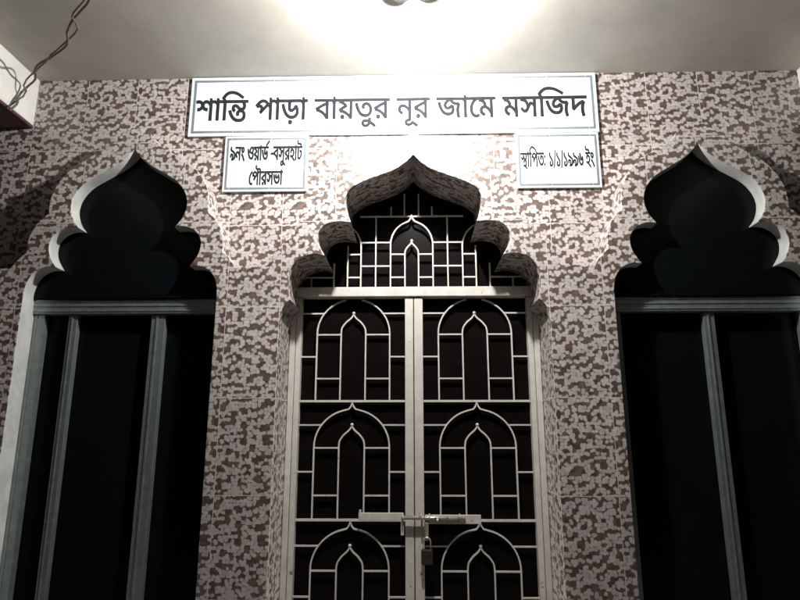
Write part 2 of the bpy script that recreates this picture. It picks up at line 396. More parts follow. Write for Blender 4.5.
# ------------------------------------------------------------- outlines of the written characters (1000 units to the em)
GLYPHS = {48:[[(687,622),(687,551),(582,551),(582,0),(505,0),(505,512),(510,532),(505,688),(558,688),(582,622)],[(361,629),(386,627),(410,622),(433,614),(454,603),(474,589),(492,572),(508,553),(522,532),(534,509),(530,404),(508,448),(484,486),(457,516),(428,538),(397,552),(363,556),(339,554),(318,546),(300,534),(287,518),(279,497),(276,471),(280,446),(290,424),(308,406),(335,391),(369,382),(413,377),(406,300),(365,305),(328,314),(298,327),(272,344),(251,364),(235,388),(224,414),(217,443),(215,474),(217,507),(224,536),(236,562),(251,583),(270,600),(290,612),(313,622),(337,627)],[(77,629),(104,627),(131,621),(156,612),(180,598),(200,580),(218,558),(231,531),(239,498),(242,461),(240,434),(233,408),(222,383),(206,360),(186,340),(160,323),(130,310),(95,303),(54,300),(48,377),(80,379),(106,384),(128,392),(145,401),(159,413),(169,426),(176,440),(180,454),(181,468),(178,493),(169,515),(155,532),(135,546),(108,553),(76,556),(-1,545),(-9,620)]],
54:[[(276,622),(276,551),(171,551),(171,0),(94,0),(94,469),(85,491),(73,510),(58,527),(41,540),(21,548),(-2,551),(-10,551),(-10,622),(5,622),(21,620),(38,615),(55,606),(71,594),(85,578),(97,559),(94,688),(148,688),(170,622)]],
492:[[(276,622),(276,551),(171,551),(171,0),(94,0),(94,551),(-10,551),(-10,622),(82,622),(20,706),(47,744),(76,780),(106,813),(139,843),(176,868),(216,889),(260,905),(310,914),(365,917),(408,916),(448,911),(488,904),(526,895),(563,883),(600,868),(637,851),(674,832),(711,811),(828,736),(788,680),(639,772),(606,789),(574,804),(543,816),(511,826),(480,834),(447,840),(412,843),(376,844),(332,842),(293,835),(258,824),(227,809),(198,791),(173,770),(150,746),(128,721),(107,693),(160,622)]],
357:[[(507,304),(485,305),(464,307),(446,311),(429,317),(412,324),(396,334),(302,408),(293,413),(283,416),(273,417),(263,416),(253,412),(244,406),(236,398),(232,388),(230,375),(231,363),(235,352),(242,342),(272,308),(217,253),(198,271),(182,291),(168,310),(157,332),(150,355),(148,380),(150,403),(156,424),(165,441),(177,456),(192,468),(208,477),(226,484),(244,488),(261,489),(287,487),(310,482),(331,474),(351,462),(371,447),(414,410),(433,395),(450,384),(466,377),(484,372),(504,371),(524,373),(541,379),(555,388),(566,402),(572,420),(574,442),(572,467),(565,491),(554,514),(539,537),(522,557),(504,575),(583,591),(594,581),(604,569),(614,554),(624,539),(633,522),(640,504),(646,484),(650,464),(651,442),(649,414),(644,388),(635,366),(623,348),(607,332),(588,320),(565,311),(538,306)],[(731,622),(731,551),(-10,551),(-10,622)],[(421,-55),(365,-51),(311,-41),(260,-22),(213,4),(169,39),(128,84),(90,140),(56,206),(24,284),(99,307),(123,246),(150,193),(178,146),(209,108),(243,76),(281,52),(322,34),(368,24),(417,20),(471,24),(513,35),(544,54),(565,78),(577,108),(581,143),(580,164),(575,183),(568,201),(559,216),(546,229),(532,240),(514,248),(494,252),(472,254),(457,253),(444,250),(433,246),(424,240),(416,233),(410,224),(406,215),(404,205),(412,149),(337,135),(324,206),(326,229),(333,250),(344,268),(359,283),(376,296),(397,306),(420,313),(443,318),(468,319),(507,316),(542,308),(572,294),(598,276),(619,255),(636,230),(647,202),(655,172),(657,140),(654,102),(645,68),(630,37),(609,10),(583,-13),(550,-31),(513,-44),(470,-52)]],
40:[[(726,622),(726,551),(621,551),(621,0),(544,0),(544,396),(566,332),(491,434),(469,461),(447,484),(426,504),(406,520),(386,534),(365,544),(344,550),(321,555),(298,556),(272,554),(248,549),(226,541),(204,530),(185,517),(166,501),(148,484),(132,466),(116,447),(108,445),(150,463),(174,465),(209,462),(238,451),(259,434),(274,411),(283,385),(286,356),(282,320),(265,326),(461,516),(510,463),(226,195),(167,250),(249,328),(213,285),(183,262),(208,298),(214,312),(218,327),(219,343),(217,359),(212,372),(204,383),(192,391),(178,396),(160,398),(98,380),(22,452),(49,486),(76,517),(104,544),(132,569),(162,590),(192,606),(223,619),(256,626),(291,629),(327,627),(361,620),(392,608),(422,592),(451,571),(479,546),(507,515),(537,481),(567,441),(549,446),(544,688),(597,688),(620,622)]],
68:[[(722,622),(722,551),(356,551),(356,372),(357,354),(360,340),(365,330),(372,322),(381,318),(393,316),(406,317),(419,321),(432,328),(447,338),(461,350),(477,366),(493,385),(511,407),(529,433),(589,442),(609,410),(625,378),(638,345),(648,312),(654,278),(656,245),(653,204),(644,167),(628,132),(607,101),(580,75),(548,53),(509,37),(466,27),(417,24),(374,27),(333,34),(294,47),(257,66),(222,90),(189,122),(158,160),(129,205),(101,258),(75,318),(51,387),(29,465),(105,485),(130,398),(156,324),(184,262),(215,210),(248,169),(284,138),(323,117),(366,104),(413,100),(462,104),(503,118),(536,140),(561,169),(575,204),(580,243),(579,272),(574,297),(568,320),(558,340),(548,358),(535,373),(581,392),(561,360),(540,332),(520,308),(499,288),(478,271),(456,258),(436,249),(415,244),(394,242),(379,243),(365,245),(351,248),(338,254),(327,260),(317,268),(307,279),(298,292),(290,308),(284,328),(280,357),(279,393),(279,551),(-10,551),(-10,622)],[(363,-149),(347,-147),(333,-142),(320,-133),(311,-121),(305,-107),(303,-91),(305,-75),(311,-60),(320,-48),(333,-39),(347,-33),(363,-31),(379,-33),(393,-39),(406,-48),(415,-60),(421,-75),(423,-91),(421,-107),(415,-121),(406,-133),(393,-142),(379,-147)]],
42:[[(606,622),(606,551),(501,551),(501,0),(424,0),(402,39),(374,76),(342,110),(305,142),(265,171),(221,196),(175,217),(126,232),(76,243),(37,339),(102,376),(168,411),(236,444),(305,474),(375,500),(447,524),(424,482),(424,551),(-10,551),(-10,622)],[(424,474),(445,446),(393,428),(340,408),(285,384),(230,359),(179,332),(130,304),(167,294),(205,280),(245,263),(285,242),(322,218),(358,190),(390,159),(417,125),(438,88),(429,88)]],
70:[[(636,622),(636,551),(531,551),(531,0),(454,0),(425,36),(394,69),(361,98),(325,125),(286,149),(243,170),(196,188),(143,202),(84,212),(48,303),(252,414),(225,433),(196,450),(164,466),(130,480),(91,492),(48,502),(79,570),(81,551),(-10,551),(-10,622)],[(454,551),(135,551),(114,560),(142,552),(170,541),(198,528),(226,513),(252,497),(278,480),(300,464),(320,448),(336,432),(341,376),(125,265),(113,280),(168,270),(218,257),(264,240),(305,220),(343,197),(378,172),(410,144),(441,115),(470,83),(457,79)],[(180,-6),(164,-4),(150,1),(138,10),(128,22),(122,36),(120,52),(122,68),(128,83),(138,95),(150,104),(164,110),(180,112),(196,110),(210,104),(222,95),(232,83),(238,68),(240,52),(238,36),(232,22),(222,10),(210,1),(196,-4)]],
35:[[(407,50),(354,55),(303,68),(254,90),(208,123),(166,167),(126,222),(91,290),(58,371),(29,466),(105,486),(129,408),(155,340),(182,282),(211,233),(243,194),(278,164),(316,143),(358,130),(405,126),(435,127),(461,131),(484,138),(504,146),(521,157),(536,170),(547,185),(557,201),(564,218),(569,237),(572,257),(573,278),(571,305),(566,331),(557,354),(545,376),(530,394),(512,409),(492,420),(469,427),(444,429),(420,427),(401,421),(386,412),(377,399),(371,384),(369,367),(378,321),(301,306),(288,380),(290,405),(297,426),(308,446),(322,462),(340,475),(362,486),(386,494),(412,498),(440,500),(480,497),(516,487),(549,472),(578,450),(603,424),(623,392),(638,356),(647,317),(650,274),(647,233),(638,196),(624,160),(603,129),(576,102),(543,80),(504,63),(459,53)],[(717,622),(717,551),(-10,551),(-10,622)]],
57:[[(-286,-266),(-305,-265),(-324,-261),(-345,-254),(-365,-245),(-383,-233),(-400,-218),(-412,-199),(-420,-177),(-422,-151),(-418,-119),(-405,-92),(-383,-70),(-354,-53),(-317,-42),(-274,-39),(-233,-42),(-193,-49),(-154,-62),(-116,-78),(-77,-99),(-38,-124),(3,-152),(45,-183),(89,-217),(44,-271),(1,-236),(-40,-205),(-78,-178),(-114,-155),(-149,-137),(-182,-122),(-215,-111),(-247,-105),(-279,-103),(-301,-105),(-319,-109),(-333,-117),(-343,-127),(-349,-139),(-351,-153),(-349,-170),(-342,-183),(-332,-192),(-318,-199),(-303,-203),(-286,-204),(-263,-202),(-243,-197),(-226,-188),(-213,-177),(-201,-164),(-192,-150),(-185,-135),(-180,-119),(-176,-102),(-172,8),(-95,8),(-96,-65),(-102,-110),(-107,-135),(-116,-160),(-128,-184),(-143,-206),(-162,-226),(-185,-242),(-213,-256),(-247,-263)]],
46:[[(606,622),(606,551),(501,551),(501,0),(424,0),(402,39),(374,76),(342,110),(305,142),(265,171),(221,196),(175,217),(126,232),(76,243),(37,339),(102,376),(168,411),(236,444),(305,474),(375,500),(447,524),(424,482),(424,551),(-10,551),(-10,622)],[(424,474),(445,446),(393,428),(340,408),(285,384),(230,359),(179,332),(130,304),(167,294),(205,280),(245,263),(285,242),(322,218),(358,190),(390,159),(417,125),(438,88),(429,88)],[(185,-6),(169,-4),(155,1),(142,10),(133,22),(127,36),(125,52),(127,68),(133,83),(142,95),(155,104),(169,110),(185,112),(201,110),(215,104),(228,95),(237,83),(243,68),(245,52),(243,36),(237,22),(228,10),(215,1),(201,-4)]],
39:[[(614,622),(614,551),(509,551),(509,0),(432,0),(432,243),(448,187),(425,217),(401,244),(376,270),(350,293),(323,313),(296,329),(269,341),(242,349),(216,351),(193,349),(172,342),(154,332),(139,316),(131,297),(128,274),(130,255),(137,238),(149,222),(166,209),(187,196),(214,184),(176,113),(138,132),(106,154),(80,180),(61,210),(50,242),(46,277),(49,308),(56,335),(70,358),(87,378),(107,394),(130,407),(154,416),(179,421),(204,423),(238,421),(269,415),(299,405),(327,392),(354,375),(380,356),(404,334),(428,310),(451,284),(437,280),(432,551),(-10,551),(-10,622)]],
58:[[(-177,-241),(-197,-240),(-217,-236),(-238,-230),(-257,-222),(-274,-211),(-288,-197),(-299,-180),(-306,-160),(-308,-137),(-304,-106),(-290,-81),(-268,-62),(-240,-48),(-208,-39),(-172,-36),(-172,8),(-95,8),(-95,-56),(-128,-102),(-186,-101),(-203,-104),(-217,-110),(-227,-118),(-233,-128),(-235,-140),(-233,-152),(-228,-161),(-219,-169),(-207,-175),(-194,-178),(-179,-179),(-152,-177),(-127,-170),(-103,-159),(-81,-144),(-59,-125),(-38,-102),(-7,-117),(27,-134),(98,-175),(132,-197),(163,-218),(121,-271),(-22,-183),(-36,-194),(-50,-205),(-66,-214),(-82,-222),(-100,-229),(-118,-234),(-136,-238),(-156,-240)]],
27:[[(401,63),(362,65),(325,72),(288,84),(253,101),(219,123),(186,152),(156,186),(127,227),(100,276),(74,331),(51,394),(29,465),(105,485),(129,408),(154,342),(181,286),(210,239),(243,202),(278,174),(316,155),(358,143),(404,139),(449,143),(487,153),(516,171),(537,196),(550,228),(554,268),(553,288),(550,305),(546,321),(530,358),(590,358),(571,339),(552,322),(532,306),(511,292),(489,280),(466,270),(443,263),(418,258),(391,257),(366,259),(343,264),(322,272),(303,284),(288,298),(275,316),(266,336),(260,359),(258,384),(261,414),(272,443),(289,474),(314,503),(349,529),(394,553),(-10,551),(-10,622),(927,622),(927,551),(535,554),(484,529),(441,506),(408,485),(382,465),(363,446),(350,428),(342,412),(337,396),(335,380),(337,363),(342,350),(351,340),(362,333),(374,329),(387,328),(411,330),(434,336),(455,346),(476,359),(499,376),(523,396),(609,365),(615,351),(624,316),(627,296),(629,275),(630,254),(628,221),(620,190),(608,160),(589,133),(565,110),(534,90),(497,75),(453,66)],[(801,205),(802,173),(805,141),(809,111),(816,80),(825,46),(836,10),(761,-7),(750,31),(741,69),(733,106),(727,144),(724,182),(723,222),(724,256),(727,288),(732,317),(739,344),(747,367),(755,388),(707,391),(664,397),(626,408),(592,422),(562,439),(536,460),(513,485),(493,512),(475,543),(551,559),(563,540),(576,523),(592,508),(609,494),(631,482),(655,472),(683,465),(715,460),(806,462),(845,392),(831,362),(819,333),(811,304),(805,274),(802,241)]],
61:[[(356,622),(356,551),(336,551),(315,545),(292,534),(269,520),(245,503),(223,483),(201,460),(181,433),(163,404),(148,372),(137,338),(130,301),(128,262),(130,217),(138,179),(150,148),(165,122),(183,102),(203,87),(224,77),(246,71),(267,69),(283,70),(297,71),(309,74),(321,78),(348,92),(383,31),(365,19),(346,10),(326,3),(305,-1),(285,-4),(264,-5),(224,-1),(186,10),(152,28),(123,53),(97,84),(76,120),(61,162),(52,209),(49,260),(52,313),(63,362),(80,408),(103,451),(131,488),(164,521),(200,549),(239,571),(280,588),(216,555),(-10,551),(-10,622)]],
44:[[(632,622),(632,551),(527,551),(527,0),(450,0),(450,135),(468,82),(398,180),(373,208),(348,232),(322,253),(295,269),(266,278),(236,281),(213,279),(192,273),(174,262),(159,247),(151,228),(148,205),(151,184),(159,166),(172,150),(191,135),(214,122),(243,111),(218,34),(184,48),(155,63),(130,80),(110,99),(94,118),(82,140),(73,162),(68,184),(66,208),(69,238),(76,265),(90,288),(107,308),(127,324),(150,336),(174,346),(198,351),(223,353),(261,351),(297,343),(328,331),(358,315),(384,295),(408,272),(431,246),(452,219),(471,189),(454,186),(450,551),(-10,551),(-10,622)],[(297,299),(221,322),(218,358),(211,389),(201,415),(187,436),(168,454),(144,468),(115,480),(80,488),(38,494),(51,566),(97,553),(128,549),(156,543),(182,534),(206,522),(227,507),(246,490),(262,470),(275,447),(286,420),(293,391),(298,359)]],
50:[[(692,622),(692,551),(587,551),(587,0),(510,0),(510,353),(533,290),(495,336),(480,353),(465,365),(450,373),(436,375),(427,374),(418,371),(410,367),(402,360),(393,350),(294,188),(279,168),(264,153),(248,142),(230,133),(210,129),(188,127),(170,128),(153,132),(136,138),(120,147),(104,159),(88,174),(71,194),(53,217),(35,244),(96,281),(113,253),(128,232),(141,218),(153,210),(166,205),(180,203),(191,204),(202,208),(212,214),(223,222),(234,234),(246,250),(259,269),(289,321),(312,354),(329,386),(346,411),(362,428),(379,440),(396,447),(415,449),(436,447),(456,441),(474,430),(493,416),(514,397),(536,374),(516,373),(510,551),(-10,551),(-10,622)],[(271,271),(257,349),(250,379),(242,404),(230,424),(214,441),(195,455),(173,467),(146,476),(115,483),(79,489),(38,495),(53,571),(107,551),(143,544),(175,537),(202,528),(226,518),(246,506),(264,492),(278,475),(290,457),(299,436),(306,412),(311,386),(315,356)]],
493:[[(276,622),(276,551),(171,551),(171,0),(94,0),(94,551),(-10,551),(-10,622),(82,622),(19,707),(51,745),(84,781),(119,814),(157,843),(199,868),(245,889),(296,905),(353,914),(417,917),(484,915),(547,907),(606,896),(662,879),(718,859),(774,834),(830,806),(889,775),(950,740),(913,684),(778,756),(738,775),(700,791),(663,806),(627,817),(590,827),(552,834),(514,840),(472,843),(428,844),(375,842),(328,835),(286,824),(249,808),(216,790),(186,769),(159,745),(133,720),(108,692),(113,682),(160,622)]],
37:[[(613,622),(613,551),(159,551),(159,253),(145,273),(173,302),(203,330),(236,357),(271,382),(308,406),(347,428),(388,449),(431,468),(475,486),(540,422),(528,399),(518,376),(510,354),(503,332),(497,309),(492,285),(489,260),(488,233),(487,205),(488,173),(491,141),(495,111),(502,80),(511,46),(522,10),(447,-7),(436,31),(427,69),(419,106),(413,144),(410,182),(409,222),(410,249),(412,274),(415,299),(420,322),(425,344),(453,410),(465,405),(427,389),(390,370),(354,349),(318,326),(283,301),(248,273),(213,243),(177,210),(141,175),(82,215),(82,551),(-10,551),(-10,622)]],
84:[[(174,315),(204,313),(231,307),(256,298),(278,285),(297,269),(312,250),(324,229),(331,206),(333,181),(332,156),(327,134),(320,114),(309,96),(295,79),(278,62),(275,72),(333,81),(382,96),(422,117),(452,143),(470,176),(476,214),(474,237),(469,258),(460,278),(446,295),(426,312),(400,328),(366,344),(324,360),(218,392),(170,408),(130,423),(99,438),(74,454),(56,472),(45,490),(37,512),(35,536),(36,551),(40,567),(46,582),(55,598),(67,614),(83,631),(146,596),(130,578),(125,570),(120,554),(119,547),(120,539),(121,531),(124,523),(130,516),(137,509),(148,502),(162,494),(354,432),(397,416),(434,400),(464,382),(490,364),(510,346),(527,327),(539,307),(548,286),(554,263),(557,240),(558,216),(555,178),(545,143),(529,114),(507,88),(481,66),(450,47),(415,32),(376,20),(334,11),(290,5),(244,1),(183,0),(161,68),(189,80),(212,93),(232,108),(246,125),(254,146),(257,169),(255,190),(248,209),(236,224),(221,236),(200,243),(175,245),(153,243),(136,239),(124,231),(115,221),(110,209),(108,196),(119,152),(44,135),(27,207),(29,228),(35,246),(44,264),(57,279),(74,291),(94,302),(117,309),(144,314)]],
6:[[(123,314),(164,287),(204,257),(242,224),(279,188),(313,150),(346,111),(375,71),(401,31),(424,-8),(359,-41),(332,0),(305,37),(278,72),(250,105),(220,136),(188,166),(154,194),(116,222),(73,250)],[(78,486),(80,512),(86,536),(96,558),(110,576),(127,592),(147,605),(169,614),(193,620),(219,622),(245,620),(269,614),(291,605),(311,592),(328,576),(342,558),(352,536),(358,512),(360,486),(358,460),(352,436),(342,414),(328,395),(311,379),(291,366),(269,357),(245,351),(219,349),(193,351),(169,357),(147,366),(127,379),(110,395),(96,414),(86,435),(80,459)],[(147,486),(149,465),(156,447),(168,433),(182,422),(200,416),(219,414),(239,416),(256,423),(271,434),(282,448),(289,466),(291,486),(289,507),(282,524),(271,538),(256,549),(239,555),(219,557),(200,555),(182,548),(168,538),(156,523),(149,506)]],
18:[[(509,629),(557,625),(596,612),(628,590),(652,561),(666,525),(671,483),(668,452),(660,423),(646,397),(628,373),(606,351),(579,331),(549,313),(516,297),(480,282),(449,354),(490,370),(525,387),(554,406),(574,427),(587,453),(591,482),(589,505),(582,524),(570,538),(554,549),(534,556),(509,558),(485,557),(463,553),(441,546),(420,537),(401,527),(384,516),(369,503),(356,490),(345,476),(337,463),(333,451),(331,439),(332,429),(335,420),(341,412),(350,405),(365,399),(386,395),(365,321),(330,330),(302,343),(280,360),(264,380),(254,404),(251,431),(253,454),(260,477),(272,500),(287,522),(306,543),(328,564),(353,582),(381,598),(410,611),(442,621),(475,627)],[(681,225),(674,173),(654,129),(620,92),(574,64),(518,48),(453,42),(407,45),(363,53),(320,67),(279,87),(240,114),(204,147),(169,187),(136,235),(106,291),(77,355),(51,427),(28,507),(103,529),(131,439),(161,361),(192,295),(227,240),(265,195),(306,161),(352,137),(401,123),(455,118),(495,121),(529,130),(559,144),(582,166),(595,193),(600,228),(597,253),(589,275),(574,294),(556,311),(534,326),(509,338),(589,373),(616,355),(639,335),(657,311),(670,285),(678,256)]],
32:[[(722,622),(722,551),(356,551),(356,372),(357,354),(360,340),(365,330),(372,322),(381,318),(393,316),(406,317),(419,321),(432,328),(447,338),(461,350),(477,366),(493,385),(511,407),(529,433),(589,442),(609,410),(625,378),(638,345),(648,312),(654,278),(656,245),(653,204),(644,167),(628,132),(607,101),(580,75),(548,53),(509,37),(466,27),(417,24),(374,27),(333,34),(294,47),(257,66),(222,90),(189,122),(158,160),(129,205),(101,258),(75,318),(51,387),(29,465),(105,485),(130,398),(156,324),(184,262),(215,210),(248,169),(284,138),(323,117),(366,104),(413,100),(462,104),(503,118),(536,140),(561,169),(575,204),(580,243),(579,272),(574,297),(568,320),(558,340),(548,358),(535,373),(581,392),(561,360),(540,332),(520,308),(499,288),(478,271),(456,258),(436,249),(415,244),(394,242),(379,243),(365,245),(351,248),(338,254),(327,260),(317,268),(307,279),(298,292),(290,308),(284,328),(280,357),(279,393),(279,551),(-10,551),(-10,622)]],
131:[[(-254,707),(72,917),(110,860),(-209,644)]],
'-':[[(0,330),(240,330),(240,260),(0,260)]],
51:[[(242,500),(291,497),(334,488),(370,474),(399,454),(423,432),(441,406),(454,379),(461,352),(464,325),(458,274),(438,231),(406,195),(362,168),(305,150),(236,141),(246,152),(277,142),(308,130),(341,115),(374,98),(408,80),(442,60),(476,38),(508,15),(540,-10),(494,-63),(380,16),(346,38),(312,57),(279,75),(245,91),(210,106),(173,119),(134,131),(92,143),(46,154),(61,223),(128,208),(152,206),(207,204),(251,206),(287,212),(316,221),(340,233),(357,248),(370,265),(378,283),(383,301),(385,320),(381,353),(368,380),(346,402),(318,417),(285,427),(247,430),(225,429),(205,427),(189,423),(176,418),(165,411),(158,402),(152,393),(149,382),(154,338),(81,323),(70,384),(72,407),(80,428),(92,447),(109,463),(129,476),(152,486),(180,494),(209,498)],[(175,465),(169,486),(159,504),(145,522),(126,536),(102,548),(73,556),(97,601),(143,589),(177,574),(204,557),(224,539),(239,519),(249,495),(254,468)],[(540,622),(540,551),(-10,551),(-10,622)]],
30:[[(577,622),(577,551),(172,551),(173,179),(174,158),(177,143),(181,132),(185,123),(189,117),(203,105),(221,98),(244,96),(270,98),(294,104),(318,115),(340,129),(361,144),(379,162),(397,183),(412,205),(424,228),(432,251),(437,275),(439,299),(437,319),(432,335),(423,348),(410,357),(392,362),(370,364),(317,357),(306,428),(389,439),(413,437),(435,433),(455,425),(473,414),(488,399),(500,381),(510,359),(515,333),(517,303),(514,264),(504,226),(488,188),(467,153),(443,122),(415,95),(390,75),(363,58),(334,44),(305,33),(273,26),(239,24),(216,25),(194,29),(176,35),(159,43),(144,52),(132,63),(122,77),(113,92),(106,109),(100,130),(96,157),(95,191),(95,551),(-10,551),(-10,622)],[(395,622),(392,647),(386,666),(376,681),(361,691),(340,697),(315,699),(221,699),(181,700),(147,703),(120,708),(98,715),(78,724),(60,736),(44,751),(30,768),(20,788),(12,809),(8,833),(11,912),(85,907),(86,830),(89,819),(94,810),(100,802),(111,792),(124,784),(140,778),(161,774),(186,772),(216,771),(294,771),(327,770),(355,767),(378,763),(398,756),(415,747),(431,734),(441,722),(450,708),(457,690),(462,671),(465,648),(467,622)]],
450:[[(356,622),(356,551),(336,551),(315,545),(292,534),(269,520),(245,503),(223,483),(201,460),(181,433),(163,404),(148,372),(137,338),(130,301),(128,262),(130,217),(138,179),(150,148),(165,122),(183,102),(203,87),(224,77),(246,71),(267,69),(283,70),(297,71),(309,74),(321,78),(348,92),(383,31),(365,19),(346,10),(326,3),(305,-1),(284,-4),(263,-5),(223,-1),(186,10),(152,28),(122,53),(97,84),(76,120),(61,162),(52,209),(49,260),(52,310),(60,355),(74,398),(92,436),(113,471),(138,503),(165,531),(193,556),(223,578),(253,596),(283,610),(312,622)]],
67:[[(171,0),(94,0),(94,551),(-10,551),(-10,622),(276,622),(276,551),(171,551)],[(99,622),(96,647),(90,666),(80,681),(65,691),(45,697),(20,699),(-149,699),(-189,700),(-223,703),(-250,708),(-272,715),(-292,724),(-310,736),(-327,751),(-340,768),(-350,788),(-358,809),(-362,833),(-359,912),(-285,907),(-284,830),(-281,819),(-276,810),(-270,802),(-259,792),(-246,784),(-230,778),(-210,774),(-185,772),(-154,771),(-2,771),(31,770),(59,767),(82,763),(102,756),(119,747),(135,734),(145,722),(154,708),(161,690),(166,671),(169,648),(171,622)]],
43:[[(422,43),(380,45),(339,52),(300,64),(263,81),(227,104),(194,134),(161,170),(131,214),(103,264),(77,322),(52,389),(29,465),(105,485),(130,403),(157,332),(186,272),(218,224),(252,185),(290,156),(330,135),(373,123),(420,119),(454,121),(484,127),(510,138),(534,152),(553,170),(568,190),(579,214),(586,239),(588,267),(587,286),(585,304),(582,321),(578,336),(572,351),(566,364),(542,398),(590,476),(613,440),(632,404),(646,369),(656,334),(662,300),(664,266),(661,225),(652,188),(636,152),(614,121),(587,94),(554,72),(516,56),(472,46)],[(384,284),(345,288),(312,298),(285,316),(265,339),(253,368),(249,402),(250,417),(252,432),(271,486),(351,462),(335,427),(333,417),(332,406),(334,390),(339,377),(347,367),(358,360),(371,356),(386,355),(400,356),(414,359),(428,363),(442,370),(458,381),(474,394),(490,413),(508,437),(527,466),(590,476),(582,422),(564,394),(545,368),(526,346),(505,328),(484,312),(462,300),(438,291),(412,286)],[(731,622),(731,551),(-10,551),(-10,622)]],
437:[[(500,305),(456,309),(417,320),(384,339),(355,365),(331,398),(312,437),(324,439),(318,418),(311,396),(302,375),(290,355),(276,337),(260,322),(242,310),(221,302),(197,300),(178,301),(160,305),(142,310),(126,319),(108,331),(92,346),(74,366),(56,389),(37,417),(98,453),(116,424),(132,403),(146,390),(158,382),(172,378),(186,376),(201,378),(216,383),(228,392),(240,405),(250,423),(258,446),(264,475),(269,510),(271,551),(340,551),(346,527),(353,504),(361,482),(370,461),(381,442),(394,424),(407,409),(423,396),(440,385),(458,377),(479,373),(501,371),(522,373),(540,379),(554,390),(565,404),(571,421),(573,442),(571,467),(564,491),(552,514),(538,537),(521,557),(503,575),(583,591),(594,581),(604,569),(614,554),(624,539),(633,522),(640,504),(646,484),(649,464),(650,442),(646,399),(632,365),(610,338),(580,320),(543,309)],[(731,622),(731,551),(-10,551),(-10,622)],[(455,319),(489,317),(520,313),(547,305),(571,295),(591,283),(608,268),(622,253),(633,237),(642,220),(647,203),(651,186),(652,169),(651,147),(646,127),(640,109),(630,93),(618,78),(602,64),(585,53),(566,43),(544,34),(520,28),(494,22),(466,18),(469,43),(494,36),(703,-60),(667,-117),(635,-97),(604,-78),(573,-62),(542,-47),(511,-33),(480,-21),(282,30),(295,100),(425,81),(474,84),(513,91),(541,104),(560,122),(571,143),(575,168),(572,194),(561,215),(544,232),(522,245),(495,252),(464,255),(438,253),(418,249),(403,240),(393,230),(387,216),(385,200),(391,169),(318,154),(307,213),(309,234),(315,254),(326,270),(340,285),(357,297),(378,306),(401,313),(427,318)]],
':':[[(0,150),(90,150),(90,60),(0,60)],[(0,490),(90,490),(90,400),(0,400)]],
76:[[(287,0),(235,4),(194,16),(162,36),(141,62),(127,91),(123,122),(126,147),(134,171),(148,194),(169,214),(197,231),(234,244),(263,167),(244,162),(229,156),(218,149),(211,141),(206,131),(205,120),(207,108),(214,97),(226,88),(241,81),(262,76),(286,75),(324,78),(356,88),(382,105),(401,127),(412,152),(416,181),(415,200),(411,218),(404,234),(394,250),(381,267),(364,284),(343,302),(317,322),(190,418),(168,438),(152,456),(140,474),(131,491),(127,510),(125,529),(126,545),(131,562),(138,580),(149,597),(162,615),(177,631),(243,596),(220,566),(215,556),(212,546),(211,536),(215,511),(219,503),(224,494),(374,378),(405,354),(430,331),(451,309),(467,286),(478,264),(487,239),(491,212),(493,182),(490,146),(481,114),(466,85),(447,60),(422,39),(394,22),(361,10),(326,2)]],
'/':[[(170,720),(230,720),(60,-60),(0,-60)]],
81:[[(347,39),(313,41),(280,48),(248,58),(217,74),(188,96),(160,124),(133,159),(108,201),(84,251),(61,309),(40,376),(21,452),(96,475),(110,412),(126,357),(142,308),(159,265),(177,228),(196,196),(217,171),(239,150),(262,134),(288,124),(314,117),(342,115),(382,119),(417,132),(445,154),(466,184),(479,223),(483,271),(482,299),(477,323),(470,345),(449,391),(489,392),(477,364),(464,339),(450,318),(435,299),(418,284),(400,272),(382,264),(361,259),(340,257),(326,258),(314,260),(302,263),(290,268),(280,274),(270,282),(261,293),(252,306),(245,321),(239,341),(236,367),(235,400),(234,466),(233,479),(230,490),(226,498),(219,505),(210,510),(199,513),(184,516),(166,517),(175,593),(201,592),(223,589),(243,584),(260,578),(274,570),(286,560),(294,549),(301,537),(306,523),(309,507),(311,490),(312,379),(313,364),(316,351),(320,341),(327,334),(336,329),(348,328),(359,329),(369,332),(380,337),(390,345),(400,355),(411,370),(422,388),(432,410),(443,438),(499,452),(511,435),(522,416),(531,396),(539,374),(546,353),(552,331),(556,309),(558,288),(559,268),(556,226),(549,187),(536,151),(519,119),(496,91),(467,69),(433,52),(393,42)]],
10:[[(358,622),(355,647),(349,666),(338,681),(324,691),(303,697),(278,699),(206,699),(165,700),(132,703),(104,708),(82,715),(62,724),(44,736),(28,751),(14,768),(4,788),(-4,809),(-8,833),(-5,912),(69,907),(70,830),(73,819),(78,810),(84,802),(95,792),(108,784),(124,778),(145,774),(170,772),(290,770),(318,767),(341,763),(361,756),(378,747),(394,734),(404,722),(413,708),(420,690),(425,671),(428,648),(430,622)],[(242,500),(291,497),(334,488),(370,474),(399,454),(423,432),(441,406),(454,379),(461,352),(464,325),(458,274),(438,231),(406,195),(362,168),(305,150),(236,141),(246,152),(277,142),(308,130),(341,115),(374,98),(408,80),(442,60),(476,38),(508,15),(540,-10),(494,-63),(380,16),(346,38),(312,57),(279,75),(245,91),(210,106),(173,119),(134,131),(92,143),(46,154),(61,223),(128,208),(152,206),(207,204),(251,206),(287,212),(316,221),(340,233),(357,248),(370,265),(378,283),(383,301),(385,320),(381,353),(368,380),(346,402),(318,417),(285,427),(247,430),(225,429),(205,427),(189,423),(176,418),(165,411),(158,402),(152,393),(149,382),(154,338),(81,323),(70,384),(72,407),(80,428),(92,447),(109,463),(129,476),(152,486),(180,494),(209,498)],[(175,465),(169,486),(159,504),(145,522),(126,536),(102,548),(73,556),(97,601),(143,589),(177,574),(204,557),(224,539),(239,519),(249,495),(254,468)],[(540,622),(540,551),(-10,551),(-10,622)]]}
